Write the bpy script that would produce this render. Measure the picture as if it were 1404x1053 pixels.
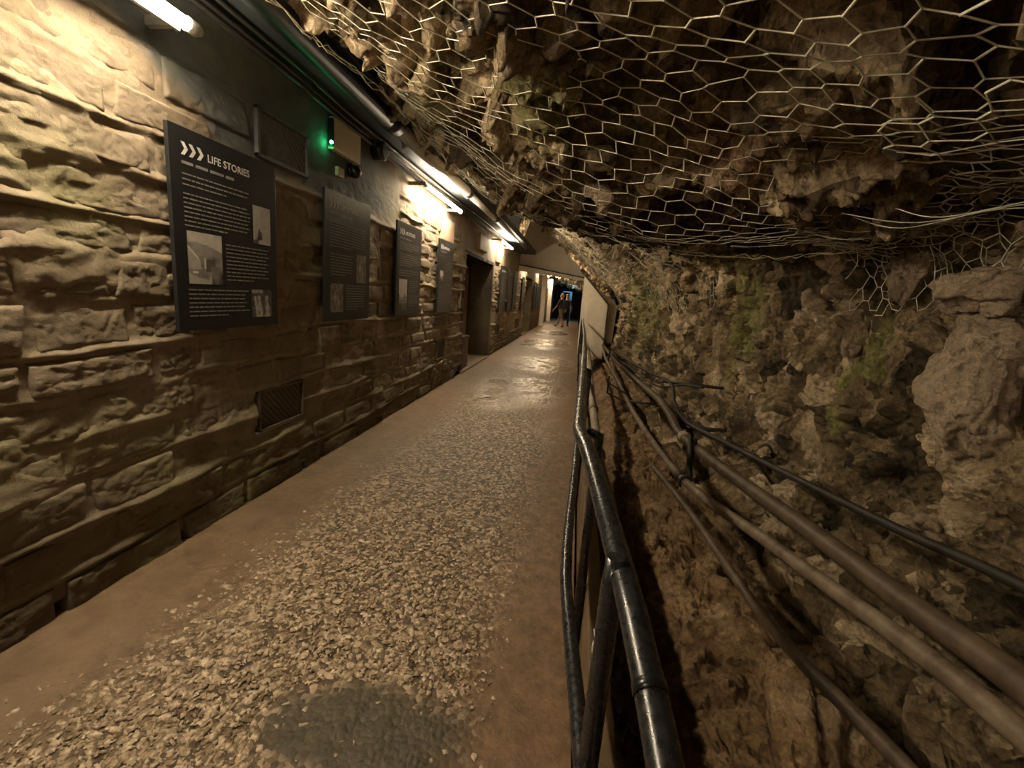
import bpy, bmesh, math, random
import numpy as np
from mathutils import Matrix, Vector
R = random.Random(7)
for o in list(bpy.data.objects): bpy.data.objects.remove(o)
SC = bpy.context.scene; COL = SC.collection

# ------------------------------------------------------------------ camera, world, exposure
cd = bpy.data.cameras.new('camera'); cam = bpy.data.objects.new('camera', cd); COL.objects.link(cam)
cd.sensor_width = 36; cd.lens = 620/1404*36; cd.clip_start = .02; cd.clip_end = 200
Rm = ((0.98663735, 0.10345215, -0.12587448), (0.14289338, -0.17822415, 0.97355926), (0.07828292, -0.97853656, -0.19062524))
M = Matrix([[r[0], -r[1], -r[2], 0] for r in Rm] + [[0, 0, 0, 1]])
M[2][3] = 1.45
cam.matrix_world = M
SC.camera = cam
w = bpy.data.worlds.new('world'); SC.world = w; w.use_nodes = True
w.node_tree.nodes['Background'].inputs[0].default_value = (1, .72, .45, 1)
w.node_tree.nodes['Background'].inputs[1].default_value = 0.006
SC.view_settings.view_transform = 'Standard'; SC.view_settings.look = 'None'
SC.view_settings.exposure = 2.95; SC.view_settings.gamma = 1; SC.view_settings.use_curve_mapping = False
TUBE = 26.0            # strength of the fluorescent tubes
TUBE_COL = (1.0, .83, .59)

# ------------------------------------------------------------------ noise in numpy
def hsh(ix, iy, iz, s=0):
    h = (ix.astype(np.int64)*374761393 + iy.astype(np.int64)*668265263 + iz.astype(np.int64)*2147483647 + s*1274126177) & 0xffffffff
    h = ((h ^ (h >> 13))*1274126177) & 0xffffffff
    h = ((h ^ (h >> 15))*2246822519) & 0xffffffff
    return ((h ^ (h >> 16)) & 0xffffff)/float(0xffffff)
def vnoise(p, s=0):
    i = np.floor(p).astype(np.int64); f = p - i; f = f*f*(3-2*f); r = 0
    for a in (0, 1):
        wa = f[:, 0] if a else 1-f[:, 0]
        for b in (0, 1):
            wb = f[:, 1] if b else 1-f[:, 1]
            for c in (0, 1):
                wc = f[:, 2] if c else 1-f[:, 2]
                r = r + wa*wb*wc*hsh(i[:, 0]+a, i[:, 1]+b, i[:, 2]+c, s)
    return r*2-1
def fbm(p, o=4, s=0, g=.5):
    r = 0; a = 1; q = p.copy()
    for k in range(o):
        r = r + a*vnoise(q, s+k*17); q = q*2.03+3.1; a *= g
    return r
def blocks(p, s=0):
    """fractured rock: per cell a random height and a random tilt; also the distance to the crack"""
    i = np.floor(p).astype(np.int64); n = len(p)
    d1 = np.full(n, 9.); d2 = np.full(n, 9.); val = np.zeros(n)
    for a in (-1, 0, 1):
        for b in (-1, 0, 1):
            for c in (-1, 0, 1):
                jx, jy, jz = i[:, 0]+a, i[:, 1]+b, i[:, 2]+c
                dx = jx+hsh(jx, jy, jz, s+1)-p[:, 0]; dy = jy+hsh(jx, jy, jz, s+2)-p[:, 1]; dz = jz+hsh(jx, jy, jz, s+3)-p[:, 2]
                d = np.sqrt(dx*dx+dy*dy+dz*dz)
                v = (hsh(jx, jy, jz, s+4)*2-1) + (hsh(jx, jy, jz, s+5)*2-1)*dx*1.3 + (hsh(jx, jy, jz, s+6)*2-1)*dy*1.3 + (hsh(jx, jy, jz, s+7)*2-1)*dz*1.3
                near = d < d1
                d2 = np.where(near, d1, np.minimum(d2, d)); val = np.where(near, v, val); d1 = np.where(near, d, d1)
    return val, d2-d1
def sstep(a, b, x):
    t = np.clip((x-a)/(b-a), 0, 1); return t*t*(3-2*t)

# ------------------------------------------------------------------ mesh helpers
def mesh_np(name, v, f, smooth=False, mat=None):
    v = np.asarray(v, np.float32); f = np.asarray(f, np.int32); k = f.shape[1]
    me = bpy.data.meshes.new(name); me.vertices.add(len(v)); me.vertices.foreach_set('co', v.ravel())
    me.loops.add(f.size); me.loops.foreach_set('vertex_index', f.ravel())
    me.polygons.add(len(f)); me.polygons.foreach_set('loop_start', np.arange(len(f), dtype=np.int32)*k)
    if smooth: me.polygons.foreach_set('use_smooth', np.ones(len(f), bool))
    me.update(calc_edges=True)
    if mat: me.materials.append(mat)
    return me
def grid_faces(nu, nv):
    i = np.arange(nu*nv).reshape(nu, nv)
    return np.stack([i[:-1, :-1], i[1:, :-1], i[1:, 1:], i[:-1, 1:]], -1).reshape(-1, 4)
def link(name, me, parent=None):
    o = bpy.data.objects.new(name, me); COL.objects.link(o); o.parent = parent; return o
def tag(o, label=None, cat=None, group=None, kind=None):
    if label: o['label'] = label
    if cat: o['category'] = cat
    if group: o['group'] = group
    if kind: o['kind'] = kind
    return o
def empty(name, loc=(0, 0, 0)):
    o = bpy.data.objects.new(name, None); COL.objects.link(o); o.location = loc; o.empty_display_size = .1; return o
class MB:
    """collects boxes and tubes in world space; build() links them as one mesh object"""
    def __init__(s): s.bm = bmesh.new()
    def box(s, a, b, bev=0, rot=None):
        c = [(a[i]+b[i])/2 for i in range(3)]; d = [abs(b[i]-a[i]) for i in range(3)]
        m = Matrix.Translation(c) @ (rot or Matrix()) @ Matrix.Diagonal((*d, 1))
        r = bmesh.ops.create_cube(s.bm, size=1, matrix=m)
        if bev:
            es = list({e for v in r['verts'] for e in v.link_edges})
            bmesh.ops.bevel(s.bm, geom=es, offset=bev, segments=2, affect='EDGES', profile=.7)
        return s
    def poly(s, pts):
        s.bm.faces.new([s.bm.verts.new(p) for p in pts]); return s
    def prism(s, pts, d):
        d = Vector(d); a = [s.bm.verts.new(p) for p in pts]; b = [s.bm.verts.new(Vector(p)+d) for p in pts]; n = len(a)
        s.bm.faces.new(a); s.bm.faces.new(b[::-1])
        for i in range(n): s.bm.faces.new((a[i], b[i], b[(i+1) % n], a[(i+1) % n]))
        return s
    def tube(s, pts, r, n=12, cap=True):
        pts = [Vector(p) for p in pts]; rs = r if hasattr(r, '__len__') else [r]*len(pts); rings = []
        up = Vector((0, 0, 1)); t0 = (pts[1]-pts[0]).normalized()
        if abs(t0.dot(up)) > .9: up = Vector((1, 0, 0))
        x = t0.cross(up).normalized()
        for i, p in enumerate(pts):
            t = ((pts[min(i+1, len(pts)-1)]-p).normalized() + (p-pts[max(i-1, 0)]).normalized()).normalized()
            x = (x - t*x.dot(t)).normalized(); y = t.cross(x)
            rings.append([s.bm.verts.new(p+(x*math.cos(2*math.pi*k/n)+y*math.sin(2*math.pi*k/n))*rs[i]) for k in range(n)])
        for a, b in zip(rings, rings[1:]):
            for k in range(n):
                f = s.bm.faces.new((a[k], a[(k+1) % n], b[(k+1) % n], b[k])); f.smooth = True
        if cap: s.bm.faces.new(rings[0][::-1]); s.bm.faces.new(rings[-1])
        return s
    def sphere(s, c, r, sc=(1, 1, 1), u=16, v=10):
        q = bmesh.ops.create_uvsphere(s.bm, u_segments=u, v_segments=v, radius=r, matrix=Matrix.Translation(c) @ Matrix.Diagonal((*sc, 1)))
        for x in q['verts']:
            for f in x.link_faces: f.smooth = True
        return s
    def build(s, name, mat, parent=None):
        bmesh.ops.recalc_face_normals(s.bm, faces=s.bm.faces)
        me = bpy.data.meshes.new(name); s.bm.to_mesh(me); s.bm.free(); me.materials.append(mat)
        o = link(name, me, parent)
        if parent and parent.location.length: 
            for v in me.vertices: v.co -= parent.location
        return o
def smooth_path(pts, n=6):
    P = [Vector(p) for p in pts]; out = []
    for i in range(len(P)-1):
        p0 = P[max(i-1, 0)]; p1 = P[i]; p2 = P[i+1]; p3 = P[min(i+2, len(P)-1)]
        for k in range(n):
            t = k/n; out.append(.5*((2*p1)+(p2-p0)*t+(2*p0-5*p1+4*p2-p3)*t*t+(3*p1-p0-3*p2+p3)*t**3))
    return out+[P[-1]]

# ------------------------------------------------------------------ materials
class Mat:
    def __init__(s, name, rough=.8, metal=0, spec=.5, col=None):
        s.m = bpy.data.materials.new(name); s.m.use_nodes = True; s.t = s.m.node_tree
        s.b = s.t.nodes['Principled BSDF']
        s.b.inputs['Roughness'].default_value = rough; s.b.inputs['Metallic'].default_value = metal
        s.b.inputs['Specular IOR Level'].default_value = spec
        if col: s.b.inputs['Base Color'].default_value = (*col, 1)
        s.geo = None
    def n(s, typ, **kw):
        nd = s.t.nodes.new(typ)
        for k, v in kw.items():
            if k in nd.inputs: nd.inputs[k].default_value = v
            else: setattr(nd, k, v)
        return nd
    def l(s, a, b): s.t.links.new(a, b)
    def pos(s, scale=(1, 1, 1), loc=(0, 0, 0)):
        if not s.geo: s.geo = s.n('ShaderNodeNewGeometry')
        mp = s.n('ShaderNodeMapping'); mp.inputs['Scale'].default_value = scale; mp.inputs['Location'].default_value = loc
        s.l(s.geo.outputs['Position'], mp.inputs[0]); return mp.outputs[0]
    def noise(s, sc, det=6, rough=.6, scale=(1, 1, 1), dist=0, loc=(0, 0, 0)):
        nd = s.n('ShaderNodeTexNoise', Scale=sc, Detail=det, Roughness=rough, Distortion=dist); s.l(s.pos(scale, loc), nd.inputs['Vector']); return nd.outputs[0]
    def voro(s, sc, feature='F1', scale=(1, 1, 1), out='Distance'):
        nd = s.n('ShaderNodeTexVoronoi', Scale=sc); nd.feature = feature; s.l(s.pos(scale), nd.inputs['Vector']); return nd.outputs[out]
    def ramp(s, src, stops, interp='LINEAR'):
        r = s.n('ShaderNodeValToRGB'); r.color_ramp.interpolation = interp; e = r.color_ramp.elements
        while len(e) < len(stops): e.new(.5)
        for el, (p, c) in zip(e, stops):
            el.position = p; el.color = (*c, 1) if hasattr(c, '__len__') else (c, c, c, 1)
        s.l(src, r.inputs[0]); return r.outputs[0]
    def mix(s, fac, a, b, typ='MIX'):
        m = s.n('ShaderNodeMix', data_type='RGBA', blend_type=typ)
        for v, i in ((fac, 0), (a, 6), (b, 7)):
            if hasattr(v, 'links'): s.l(v, m.inputs[i])
            elif i == 0: m.inputs[0].default_value = v
            else: m.inputs[i].default_value = (*v, 1)
        return m.outputs[2]
    def math(s, op, a, b=0., c=0.):
        m = s.n('ShaderNodeMath', operation=op)
        for v, i in ((a, 0), (b, 1), (c, 2)):
            if hasattr(v, 'links'): s.l(v, m.inputs[i])
            else: m.inputs[i].default_value = v
        return m.outputs[0]
    def axis(s, a):
        if not s.geo: s.geo = s.n('ShaderNodeNewGeometry')
        x = s.n('ShaderNodeSeparateXYZ'); s.l(s.geo.outputs['Position'], x.inputs[0]); return x.outputs[a]
    def step(s, v, a, b):
        m = s.n('ShaderNodeMapRange', interpolation_type='SMOOTHSTEP'); s.l(v, m.inputs[0])
        m.inputs[1].default_value = a; m.inputs[2].default_value = b; return m.outputs[0]
    def blob(s, c, r, rag=.5, nscale=5):
        """1 inside a ragged ellipsoid in the place, 0 outside"""
        mp = s.n('ShaderNodeMapping', vector_type='POINT'); mp.inputs['Scale'].default_value = [1/k for k in r]
        mp.inputs['Location'].default_value = [-c[i]/r[i] for i in range(3)]
        if not s.geo: s.geo = s.n('ShaderNodeNewGeometry')
        s.l(s.geo.outputs['Position'], mp.inputs[0])
        vl = s.n('ShaderNodeVectorMath', operation='LENGTH'); s.l(mp.outputs[0], vl.inputs[0])
        d = s.math('ADD', vl.outputs['Value'], s.math('MULTIPLY', s.math('SUBTRACT', s.noise(nscale, 5), .5), rag*3))
        return s.step(d, 1.15, .65)
    def color(s, c): s.l(c, s.b.inputs['Base Color']); return s
    def rough(s, c): s.l(c, s.b.inputs['Roughness']); return s
    def bump(s, h, strength=.5, dist=.01):
        b = s.n('ShaderNodeBump'); b.inputs['Strength'].default_value = strength; b.inputs['Distance'].default_value = dist
        s.l(h, b.inputs['Height'])
        if s.b.inputs['Normal'].links: s.l(s.b.inputs['Normal'].links[0].from_socket, b.inputs['Normal'])
        s.l(b.outputs[0], s.b.inputs['Normal']); return s
def plain(name, col, rough=.6, metal=0, spec=.5, var=.25, sc=30):
    m = Mat(name, rough, metal, spec)
    n = m.noise(sc, 4); m.color(m.ramp(n, [(.3, [c*(1-var) for c in col]), (.7, [min(1, c*(1+var)) for c in col])])); return m.m
def glow(name, col, st):
    m = Mat(name, .5, col=(0.8, .8, .8)); m.b.inputs['Emission Color'].default_value = (*col, 1); m.b.inputs['Emission Strength'].default_value = st; return m.m

# limewashed stone and mortar of the left wall
def wall_mat(name, tone, pits=1.0):
    m = Mat(name, .75, spec=.3)
    a = m.noise(3.0, 8, .65); b = m.noise(26, 6, .7)
    c = m.ramp(a, [(.25, [.25*tone, .185*tone, .12*tone]), (.5, [.40*tone, .315*tone, .215*tone]), (.75, [.52*tone, .43*tone, .31*tone])])
    c = m.mix(m.step(b, .45, .75), c, (.30*tone, .23*tone, .15*tone))
    # colour holds damp and shade at the foot, blue grey haze at the top
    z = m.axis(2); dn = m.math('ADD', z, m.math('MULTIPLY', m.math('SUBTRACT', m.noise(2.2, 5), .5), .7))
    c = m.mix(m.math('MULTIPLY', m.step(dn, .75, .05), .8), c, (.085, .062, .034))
    y = m.axis(1)
    pt = m.math('MULTIPLY', m.step(m.math('ADD', dn, m.math('MULTIPLY', m.step(y, 1.7, 2.6), .45)), 2.45, 2.62), m.step(y, 4.9, 4.1))
    c = m.mix(pt, c, (.13, .135, .13))
    c = m.mix(m.math('MULTIPLY', m.step(m.noise(1.1, 4, loc=(3, 9, 2)), .5, .65), .35), c, (.27, .27, .12))
    m.color(c)
    m.bump(m.noise(160, 4, .7), .35, .003).bump(m.math('MULTIPLY', m.step(m.voro(75), .28, .1), m.step(m.noise(6, 3), .45, .6)), -.7*pits, .006).bump(m.noise(32, 8, .7), .6, .012)
    return m.m
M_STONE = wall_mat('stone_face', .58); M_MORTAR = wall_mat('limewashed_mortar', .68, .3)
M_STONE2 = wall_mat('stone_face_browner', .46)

def rock_mat(name, tone=1, pale=0., orange=0.):
    m = Mat(name, .62, spec=.4)
    a = m.noise(1.6, 9, .68, dist=.6); v = m.voro(5, out='Color'); vs = m.n('ShaderNodeSeparateColor'); m.l(v, vs.inputs[0])
    k = m.math('ADD', m.math('MULTIPLY', a, .7), m.math('MULTIPLY', vs.outputs[0], .3))
    c = m.ramp(k, [(.32, (.035*tone, .024*tone, .011*tone)), (.45, (.13*tone, .092*tone, .046*tone)), (.56, (.26*tone, .19*tone, .108*tone)), (.68, (.56*tone, .44*tone, .29*tone))])
    if pale: c = m.mix(pale, c, (.82, .63, .45))
    z = m.axis(2)
    # rusty ditch bank
    og = m.math('MULTIPLY', m.step(m.math('ADD', z, m.math('MULTIPLY', m.math('SUBTRACT', m.noise(2, 5), .5), .9)), .62, .1), m.math('MULTIPLY', m.step(m.axis(0), 1.35, .85), .85))
    c = m.mix(og, c, m.ramp(m.noise(7, 8, .7), [(.3, (.16, .085, .032)), (.7, (.62, .39, .20))]))
    # algae
    for ctr, r, s in (((1.9, 5.6, 1.5), (.5, .38, .85), .85), ((1.85, 3.35, 1.1), (.4, .16, .45), .95), ((1.95, 1.98, 1.32), (.4, .10, .3), .8),
                      ((1.3, 9.5, 1.4), (.5, 1.4, .9), .7), ((-.3, 2.3, 2.5), (.35, .4, .6), .75), ((-1.1, 2.9, 2.8), (.35, .5, .5), .6), ((.2, 2.6, 2.5), (.16, .25, .6), .9)):
        c = m.mix(m.math('MULTIPLY', m.math('MULTIPLY', m.blob(ctr, r, .5, 4), s), m.step(m.noise(8, 6, scale=(1, 1, .35)), .33, .5)), c, m.ramp(m.noise(12, 6), [(.3, (.20, .19, .06)), (.7, (.58, .55, .20))]))
    c = m.mix(m.math('MULTIPLY', m.blob((.65, 2.55, 2.4), (.2, .3, .5), .5), .65), c, (.62, .36, .22))
    # shade under the low bulge, painted dark into the rock colour
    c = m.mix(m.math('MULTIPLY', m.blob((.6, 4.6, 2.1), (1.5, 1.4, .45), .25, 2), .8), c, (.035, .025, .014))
    c = m.mix(.75, c, m.ramp(m.noise(34, 7, .8, dist=1.5), [(.36, (.35, .33, .30)), (.5, (1., 1., 1.)), (.66, (1.5, 1.5, 1.45))]), 'MULTIPLY')
    m.color(c)
    m.rough(m.ramp(m.noise(9, 5), [(.35, .38), (.65, .8)]))
    m.bump(m.noise(110, 5, .75), .7, .005).bump(m.noise(26, 9, .8, dist=1.2), 1.0, .035).bump(m.voro(19, 'F1'), .7, .03)
    return m.m
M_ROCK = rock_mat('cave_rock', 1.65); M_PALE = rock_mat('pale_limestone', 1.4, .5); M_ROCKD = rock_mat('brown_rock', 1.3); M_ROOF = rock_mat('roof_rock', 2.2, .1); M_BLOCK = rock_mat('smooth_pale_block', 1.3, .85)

def floor_mat():
    m = Mat('wet_aggregate_floor', .4, spec=.5)
    x = m.axis(0); y = m.axis(1); wob = m.math('MULTIPLY', m.math('SUBTRACT', m.noise(1.3, 5), .5), .5)
    a = m.noise(14, 8, .75); g = m.voro(48, out='Color'); gs = m.n('ShaderNodeSeparateColor'); m.l(g, gs.inputs[0])
    c = m.ramp(a, [(.3, (.07, .044, .022)), (.52, (.19, .125, .068)), (.75, (.36, .25, .15))])
    grit = m.ramp(gs.outputs[0], [(.2, (.05, .032, .016)), (.6, (.22, .15, .085)), (.9, (.62, .47, .32))])
    xl = m.math('ADD', x, wob)
    gm = m.math('MULTIPLY', m.step(xl, -1.6, -1.25), m.step(xl, -.1, -.3))
    c = m.mix(m.math('MULTIPLY', gm, .75), c, grit)
    c = m.mix(m.math('MULTIPLY', m.step(xl, -.46, -.16), .6), c, m.ramp(m.noise(11, 6), [(.35, (.10, .05, .02)), (.7, (.27, .15, .07))]))      # rust stain by the rail
    c = m.mix(m.math('MULTIPLY', m.blob((-.55, 1.18, 0), (.36, .2, 1), .4, 5), .9), c, (.06, .048, .026))  # dark mortar patch
    c = m.mix(m.math('MULTIPLY', m.step(m.math('ADD', x, m.math('MULTIPLY', wob, .5)), -1.38, -1.72), .8), c, m.ramp(m.noise(5, 6), [(.3, (.13, .08, .04)), (.7, (.26, .175, .10))]))
    # puddles
    wet = m.blob((-.75, 7.0, 0), (.75, 1.5, 1), .35, 1.2)
    for ctr, r in (((-.7, 10.2, 0), (.9, 1.6, 1)), ((-.05, 5.0, 0), (.25, .5, 1)), ((-.9, 15, 0), (.9, 2.2, 1)), ((-1.0, 20, 0), (.8, 2, 1))):
        wet = m.math('MAXIMUM', wet, m.blob(ctr, r, .35, 1.2))
    wet = m.math('MULTIPLY', wet, m.step(m.noise(3, 4), .32, .5))
    c = m.mix(m.math('MULTIPLY', wet, .5), c, (.34, .27, .19))
    m.color(c)
    m.rough(m.mix(wet, m.ramp(m.noise(20, 5), [(.35, .32), (.65, .62)]), (.2, .2, .2)))
    h = m.math('MULTIPLY', m.math('SUBTRACT', 1., m.math('MULTIPLY', wet, .85)), m.math('ADD', m.math('MULTIPLY', m.math('MULTIPLY', m.voro(48), -1.), m.math('MULTIPLY_ADD', gm, .9, .1)), m.noise(40, 6, .7)))
    m.bump(h, .55, .012)
    return m.m
M_FLOOR = floor_mat()
def chip_mat():
    m = Mat('stone_chip', .3, spec=.5); i = m.n('ShaderNodeObjectInfo')
    v = m.noise(30, 3); m.color(m.ramp(v, [(.32, (.15, .10, .055)), (.48, (.34, .25, .155)), (.66, (.70, .56, .40))])); m.bump(m.noise(150, 4), .3, .002); return m.m
M_CHIP = chip_mat()
M_BLACK = plain('black_paint', (.012, .012, .013), .28, 0, .6)
def rail_mat():
    m = Mat('black_gloss_steel', .26, .0, .7); n = m.noise(60, 5)
    m.color(m.ramp(n, [(.3, (.01, .01, .011)), (.62, (.022, .022, .024)), (.8, (.07, .06, .05))])); m.rough(m.ramp(n, [(.3, .2), (.7, .38)])); m.bump(m.noise(240, 3), .15, .001); return m.m
M_RAIL = rail_mat()
def pipe_mat(name, c0, c1, rough=.5):
    m = Mat(name, rough, 0, .4); n = m.noise(11, 7, .7)
    m.color(m.ramp(n, [(.32, c0), (.62, c1)])); m.bump(m.noise(90, 5), .4, .002); return m.m
M_PIPE = pipe_mat('rusty_grey_pipe', (.08, .056, .036), (.24, .18, .12)); M_PIPE2 = pipe_mat('grey_lagged_pipe', (.16, .12, .08), (.42, .35, .25), .6)
M_PIPED = pipe_mat('brown_pipe', (.045, .03, .018), (.13, .09, .055)); M_CABLE = pipe_mat('black_cable', (.012, .01, .008), (.04, .03, .022), .55)
M_IRON = pipe_mat('black_iron_bracket', (.008, .006, .005), (.03, .02, .014), .6)
M_WIRE = plain('galvanised_wire', (.86, .76, .60), .4, .2, .5, .3, 20)
M_WHITEPIPE = plain('white_pipe', (.55, .52, .47), .3, 0, .5, .06, 6); M_DPIPE = plain('dark_grey_pipe', (.035, .037, .038), .45, 0, .5)
M_CONDUIT = plain('grey_conduit', (.11, .105, .095), .4, .3); M_SOFFIT = plain('blue_grey_soffit', (.075, .085, .088), .7, 0, .3, .2, 2)  # soffit's blue grey has the bluish haze mixed into its colour
M_BOARD = plain('charcoal_board', (.016, .016, .017), .32, 0, .5, .1); M_INK = plain('white_print', (.62, .61, .58), .6, 0, .3, .03); M_INKD = plain('grey_print', (.24, .23, .21), .6, 0, .3, .05)
M_GRILLE = plain('dark_vent_metal', (.13, .135, .135), .5, .3); M_RUSTG = plain('rusty_vent_metal', (.10, .072, .045), .6, .2)
M_BEIGE = plain('beige_plastic', (.75, .68, .5), .5, 0, .4, .06); M_PLATE = plain('beige_painted_plate', (.42, .31, .22), .6, 0, .3, .08, 8)
M_WHITEWASH = plain('whitewashed_board', (.80, .71, .58), .7, 0, .3, .08, 4); M_WTRIM = plain('dark_edge_trim', (.05, .038, .028), .6)
M_BOARDK = plain('brown_upstand', (.16, .105, .055), .6, 0, .4, .3, 6); M_DARKWOOD = plain('red_brown_door', (.10, .045, .028), .5, 0, .4, .3, 9)
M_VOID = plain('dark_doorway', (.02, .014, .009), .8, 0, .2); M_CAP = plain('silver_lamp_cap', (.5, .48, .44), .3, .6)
M_TUBE = glow('lit_fluorescent_tube', TUBE_COL, TUBE); M_GREEN = glow('green_led', (.05, 1, .35), 6); M_BLUE = Mat('blue_door', .4, col=(.05, .12, .16)).m

# ------------------------------------------------------------------ left wall
XW = -2.0
HOLES = [(2.585, 3.10, .43, .72), (6.38, 6.80, .42, .72), (11.06, 11.7, .42, .72), (15.0, 15.7, .42, .72), (7.85, 10.4, -.1, 2.10), (17.0, 19.4, -.1, 2.15)]
def course(k, y):
    y = np.asarray(y, float); z = np.zeros_like(y)+k*3.3
    p = np.stack([y.ravel()*1.1, z.ravel(), z.ravel()*0], 1)
    return k*.187 - .02 + (.022*vnoise(p, 3)+.012*vnoise(p*3.1, 4)).reshape(y.shape)
def ztop(y):      # where bare stone gives way to smooth render
    y = np.asarray(y, float)
    return np.where(y < 2.35, 2.75, np.where(y < 4.9, 2.04, np.where(y < 7.4, 2.5, 2.12)))
ys = np.concatenate([np.linspace(-3.5, .55, 60), .56*np.exp(np.linspace(0, math.log(37/.56), 720))]); zs = np.concatenate([np.linspace(-.05, 2.95, 290)])
Y, Z = np.meshgrid(ys, zs, indexing='ij'); yf, zf = Y.ravel(), Z.ravel(); o0 = yf*0
P3 = np.stack([yf, zf, o0], 1)
h = .006+.006*fbm(P3*2.2, 5, 11) + .003*fbm(P3*17, 4, 13)
stony = sstep(.12, -.04, zf-ztop(yf))
rid = o0.copy()
for k in range(0, 16):
    zb = course(k, yf); dz = zf-zb
    amp = .019*np.clip(.55+1.3*fbm(np.stack([yf*1.7, o0+k*5.1, o0], 1), 3, 31+k), 0, 1.5)
    wd = .011+.010*(vnoise(np.stack([yf*2.3, o0+k*2., o0], 1), 77)+1)
    rid += amp*np.where(dz > 0, np.exp(-(dz/(wd*1.3))**2), np.exp(-(dz/(wd*.45))**2))
smear = sstep(.25, .6, fbm(P3*np.array([2.0, 3.5, 1]), 4, 91))*.016
wv, wc = blocks(P3*np.array([3.2, 6.5, 1])+.5, 40)
h += stony*(rid+smear+.004*fbm(P3*np.array([9, 30, 1]), 3, 51))
h = np.where(zf < .07, h-.05*sstep(.07, .03, zf), h)      # drip gap at the foot
V = np.stack([XW+h, yf, zf], 1)
F = grid_faces(len(ys), len(zs)); cy = yf[F].mean(1); cz = zf[F].mean(1); keep = np.ones(len(F), bool)
for a, b, c, d in HOLES: keep &= ~((cy > a) & (cy < b) & (cz > c) & (cz < d))
wall = link('wall_left', mesh_np('wall_left', V, F[keep][:, ::-1], True, M_MORTAR)); tag(wall, 'pale rough stone wall with smeared mortar joints along the walkway', None, None, 'structure')

def stone_grid(k, y0, y1, nu, nv, rnd):
    u = np.linspace(0, 1, nu); v = np.linspace(0, 1, nv); U, Vv = np.meshgrid(u, v, indexing='ij')
    gap = .010
    sk0, sk1 = rnd.uniform(-.03, .03), rnd.uniform(-.03, .03)
    yy = (y0+sk0*(Vv-.5))*(1-U)+(y1+sk1*(Vv-.5))*U
    zb0 = course(k, yy)+gap; zb1 = course(k+1, yy)-gap-rnd.uniform(0, .012)
    zz = zb0+(zb1-zb0)*Vv
    L = y1-y0; e = np.minimum(np.minimum(U, 1-U)*L, np.minimum(Vv, 1-Vv)*.17)
    p = np.stack([yy.ravel(), zz.ravel(), yy.ravel()*0+k], 1)
    rough = rnd.uniform(.002, .007)
    bv, bc = blocks(p*np.array([7, 13, 1.]), 60)
    hh = rnd.uniform(.006, .024)+rnd.uniform(-.016, .010)*(Vv-.5)+rnd.uniform(-.008, .008)*(U-.5)*1.4
    hh = hh+(rough*(fbm(p*6, 5, 70)+1.2*np.abs(fbm(p*np.array([5, 14, 1]), 4, 72))-.4)+.0022*fbm(p*45, 3, 71)+rnd.uniform(0, .004)*bv-.004*np.exp(-bc/.05)).reshape(hh.shape)
    hh = hh-.034*np.exp(-e/(.006+.003*vnoise(p*9, 5).reshape(e.shape)))
    hh = np.where(e < 1e-6, -.035, hh)
    return np.stack([(XW+hh).ravel(), yy.ravel(), zz.ravel()], 1)
n_st = 0; farV, farF, off = [], [], 0
rnd = random.Random(3)
for k in range(0, 14):
    y = -.9+rnd.uniform(0, .3)
    while y < 34:
        L = rnd.uniform(.24, .66) if y < 9 else rnd.uniform(.4, .8)
        y1 = y+L; zc = k*.187+.08; ok = True
        for a, b, c, d in HOLES:
            if y1 > a-.02 and y < b+.02 and zc+.08 > c and zc-.08 < d:
                if c < 0: ok = ok and False
                else: ok = ok and False
        if zc+.09 > float(ztop((y+y1)/2)): ok = False
        if not ok and any(c >= 0 and y < a-.12 < y1 and zc+.08 > c and zc-.08 < d for a, b, c, d in HOLES):
            a = [hh_[0] for hh_ in HOLES if hh_[2] >= 0 and y < hh_[0]-.12 < y1][0]; y1 = a-.03; ok = zc+.09 <= float(ztop(y))
        if ok:
            g = .008+rnd.uniform(0, .01)
            if y < .7 or y > 7.8:
                nu, nv = (5, 4) if y > 7.8 else (8, 6)
                q = stone_grid(k, y+g, y1-g, nu, nv, rnd); farV.append(q); farF.append(grid_faces(nu, nv)[:, ::-1]+off); off += len(q)
            else:
                nu, nv = (56, 24) if y < 2.6 else (28, 13) if y < 5 else (13, 8)
                me = mesh_np('stone', stone_grid(k, y+g, y1-g, nu, nv, rnd), grid_faces(nu, nv)[:, ::-1], True, M_STONE if rnd.random() < .7 else M_STONE2)
                link('stone', me, wall); n_st += 1
        y = y1
fs = link('stone_courses', mesh_np('stone_courses', np.concatenate(farV), np.concatenate(farF), True, M_STONE), wall); fs['kind'] = 'stuff'
print('stones', n_st)

# far left wall beyond, soffit
b = MB(); b.box((-2.35, -3.5, 2.80), (-1.51, 15.0, 2.93), .01)
sf = b.build('trim_2', M_SOFFIT); tag(sf, 'blue grey concrete soffit over the left wall, haze tint in its colour', None, None, 'structure')

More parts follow.
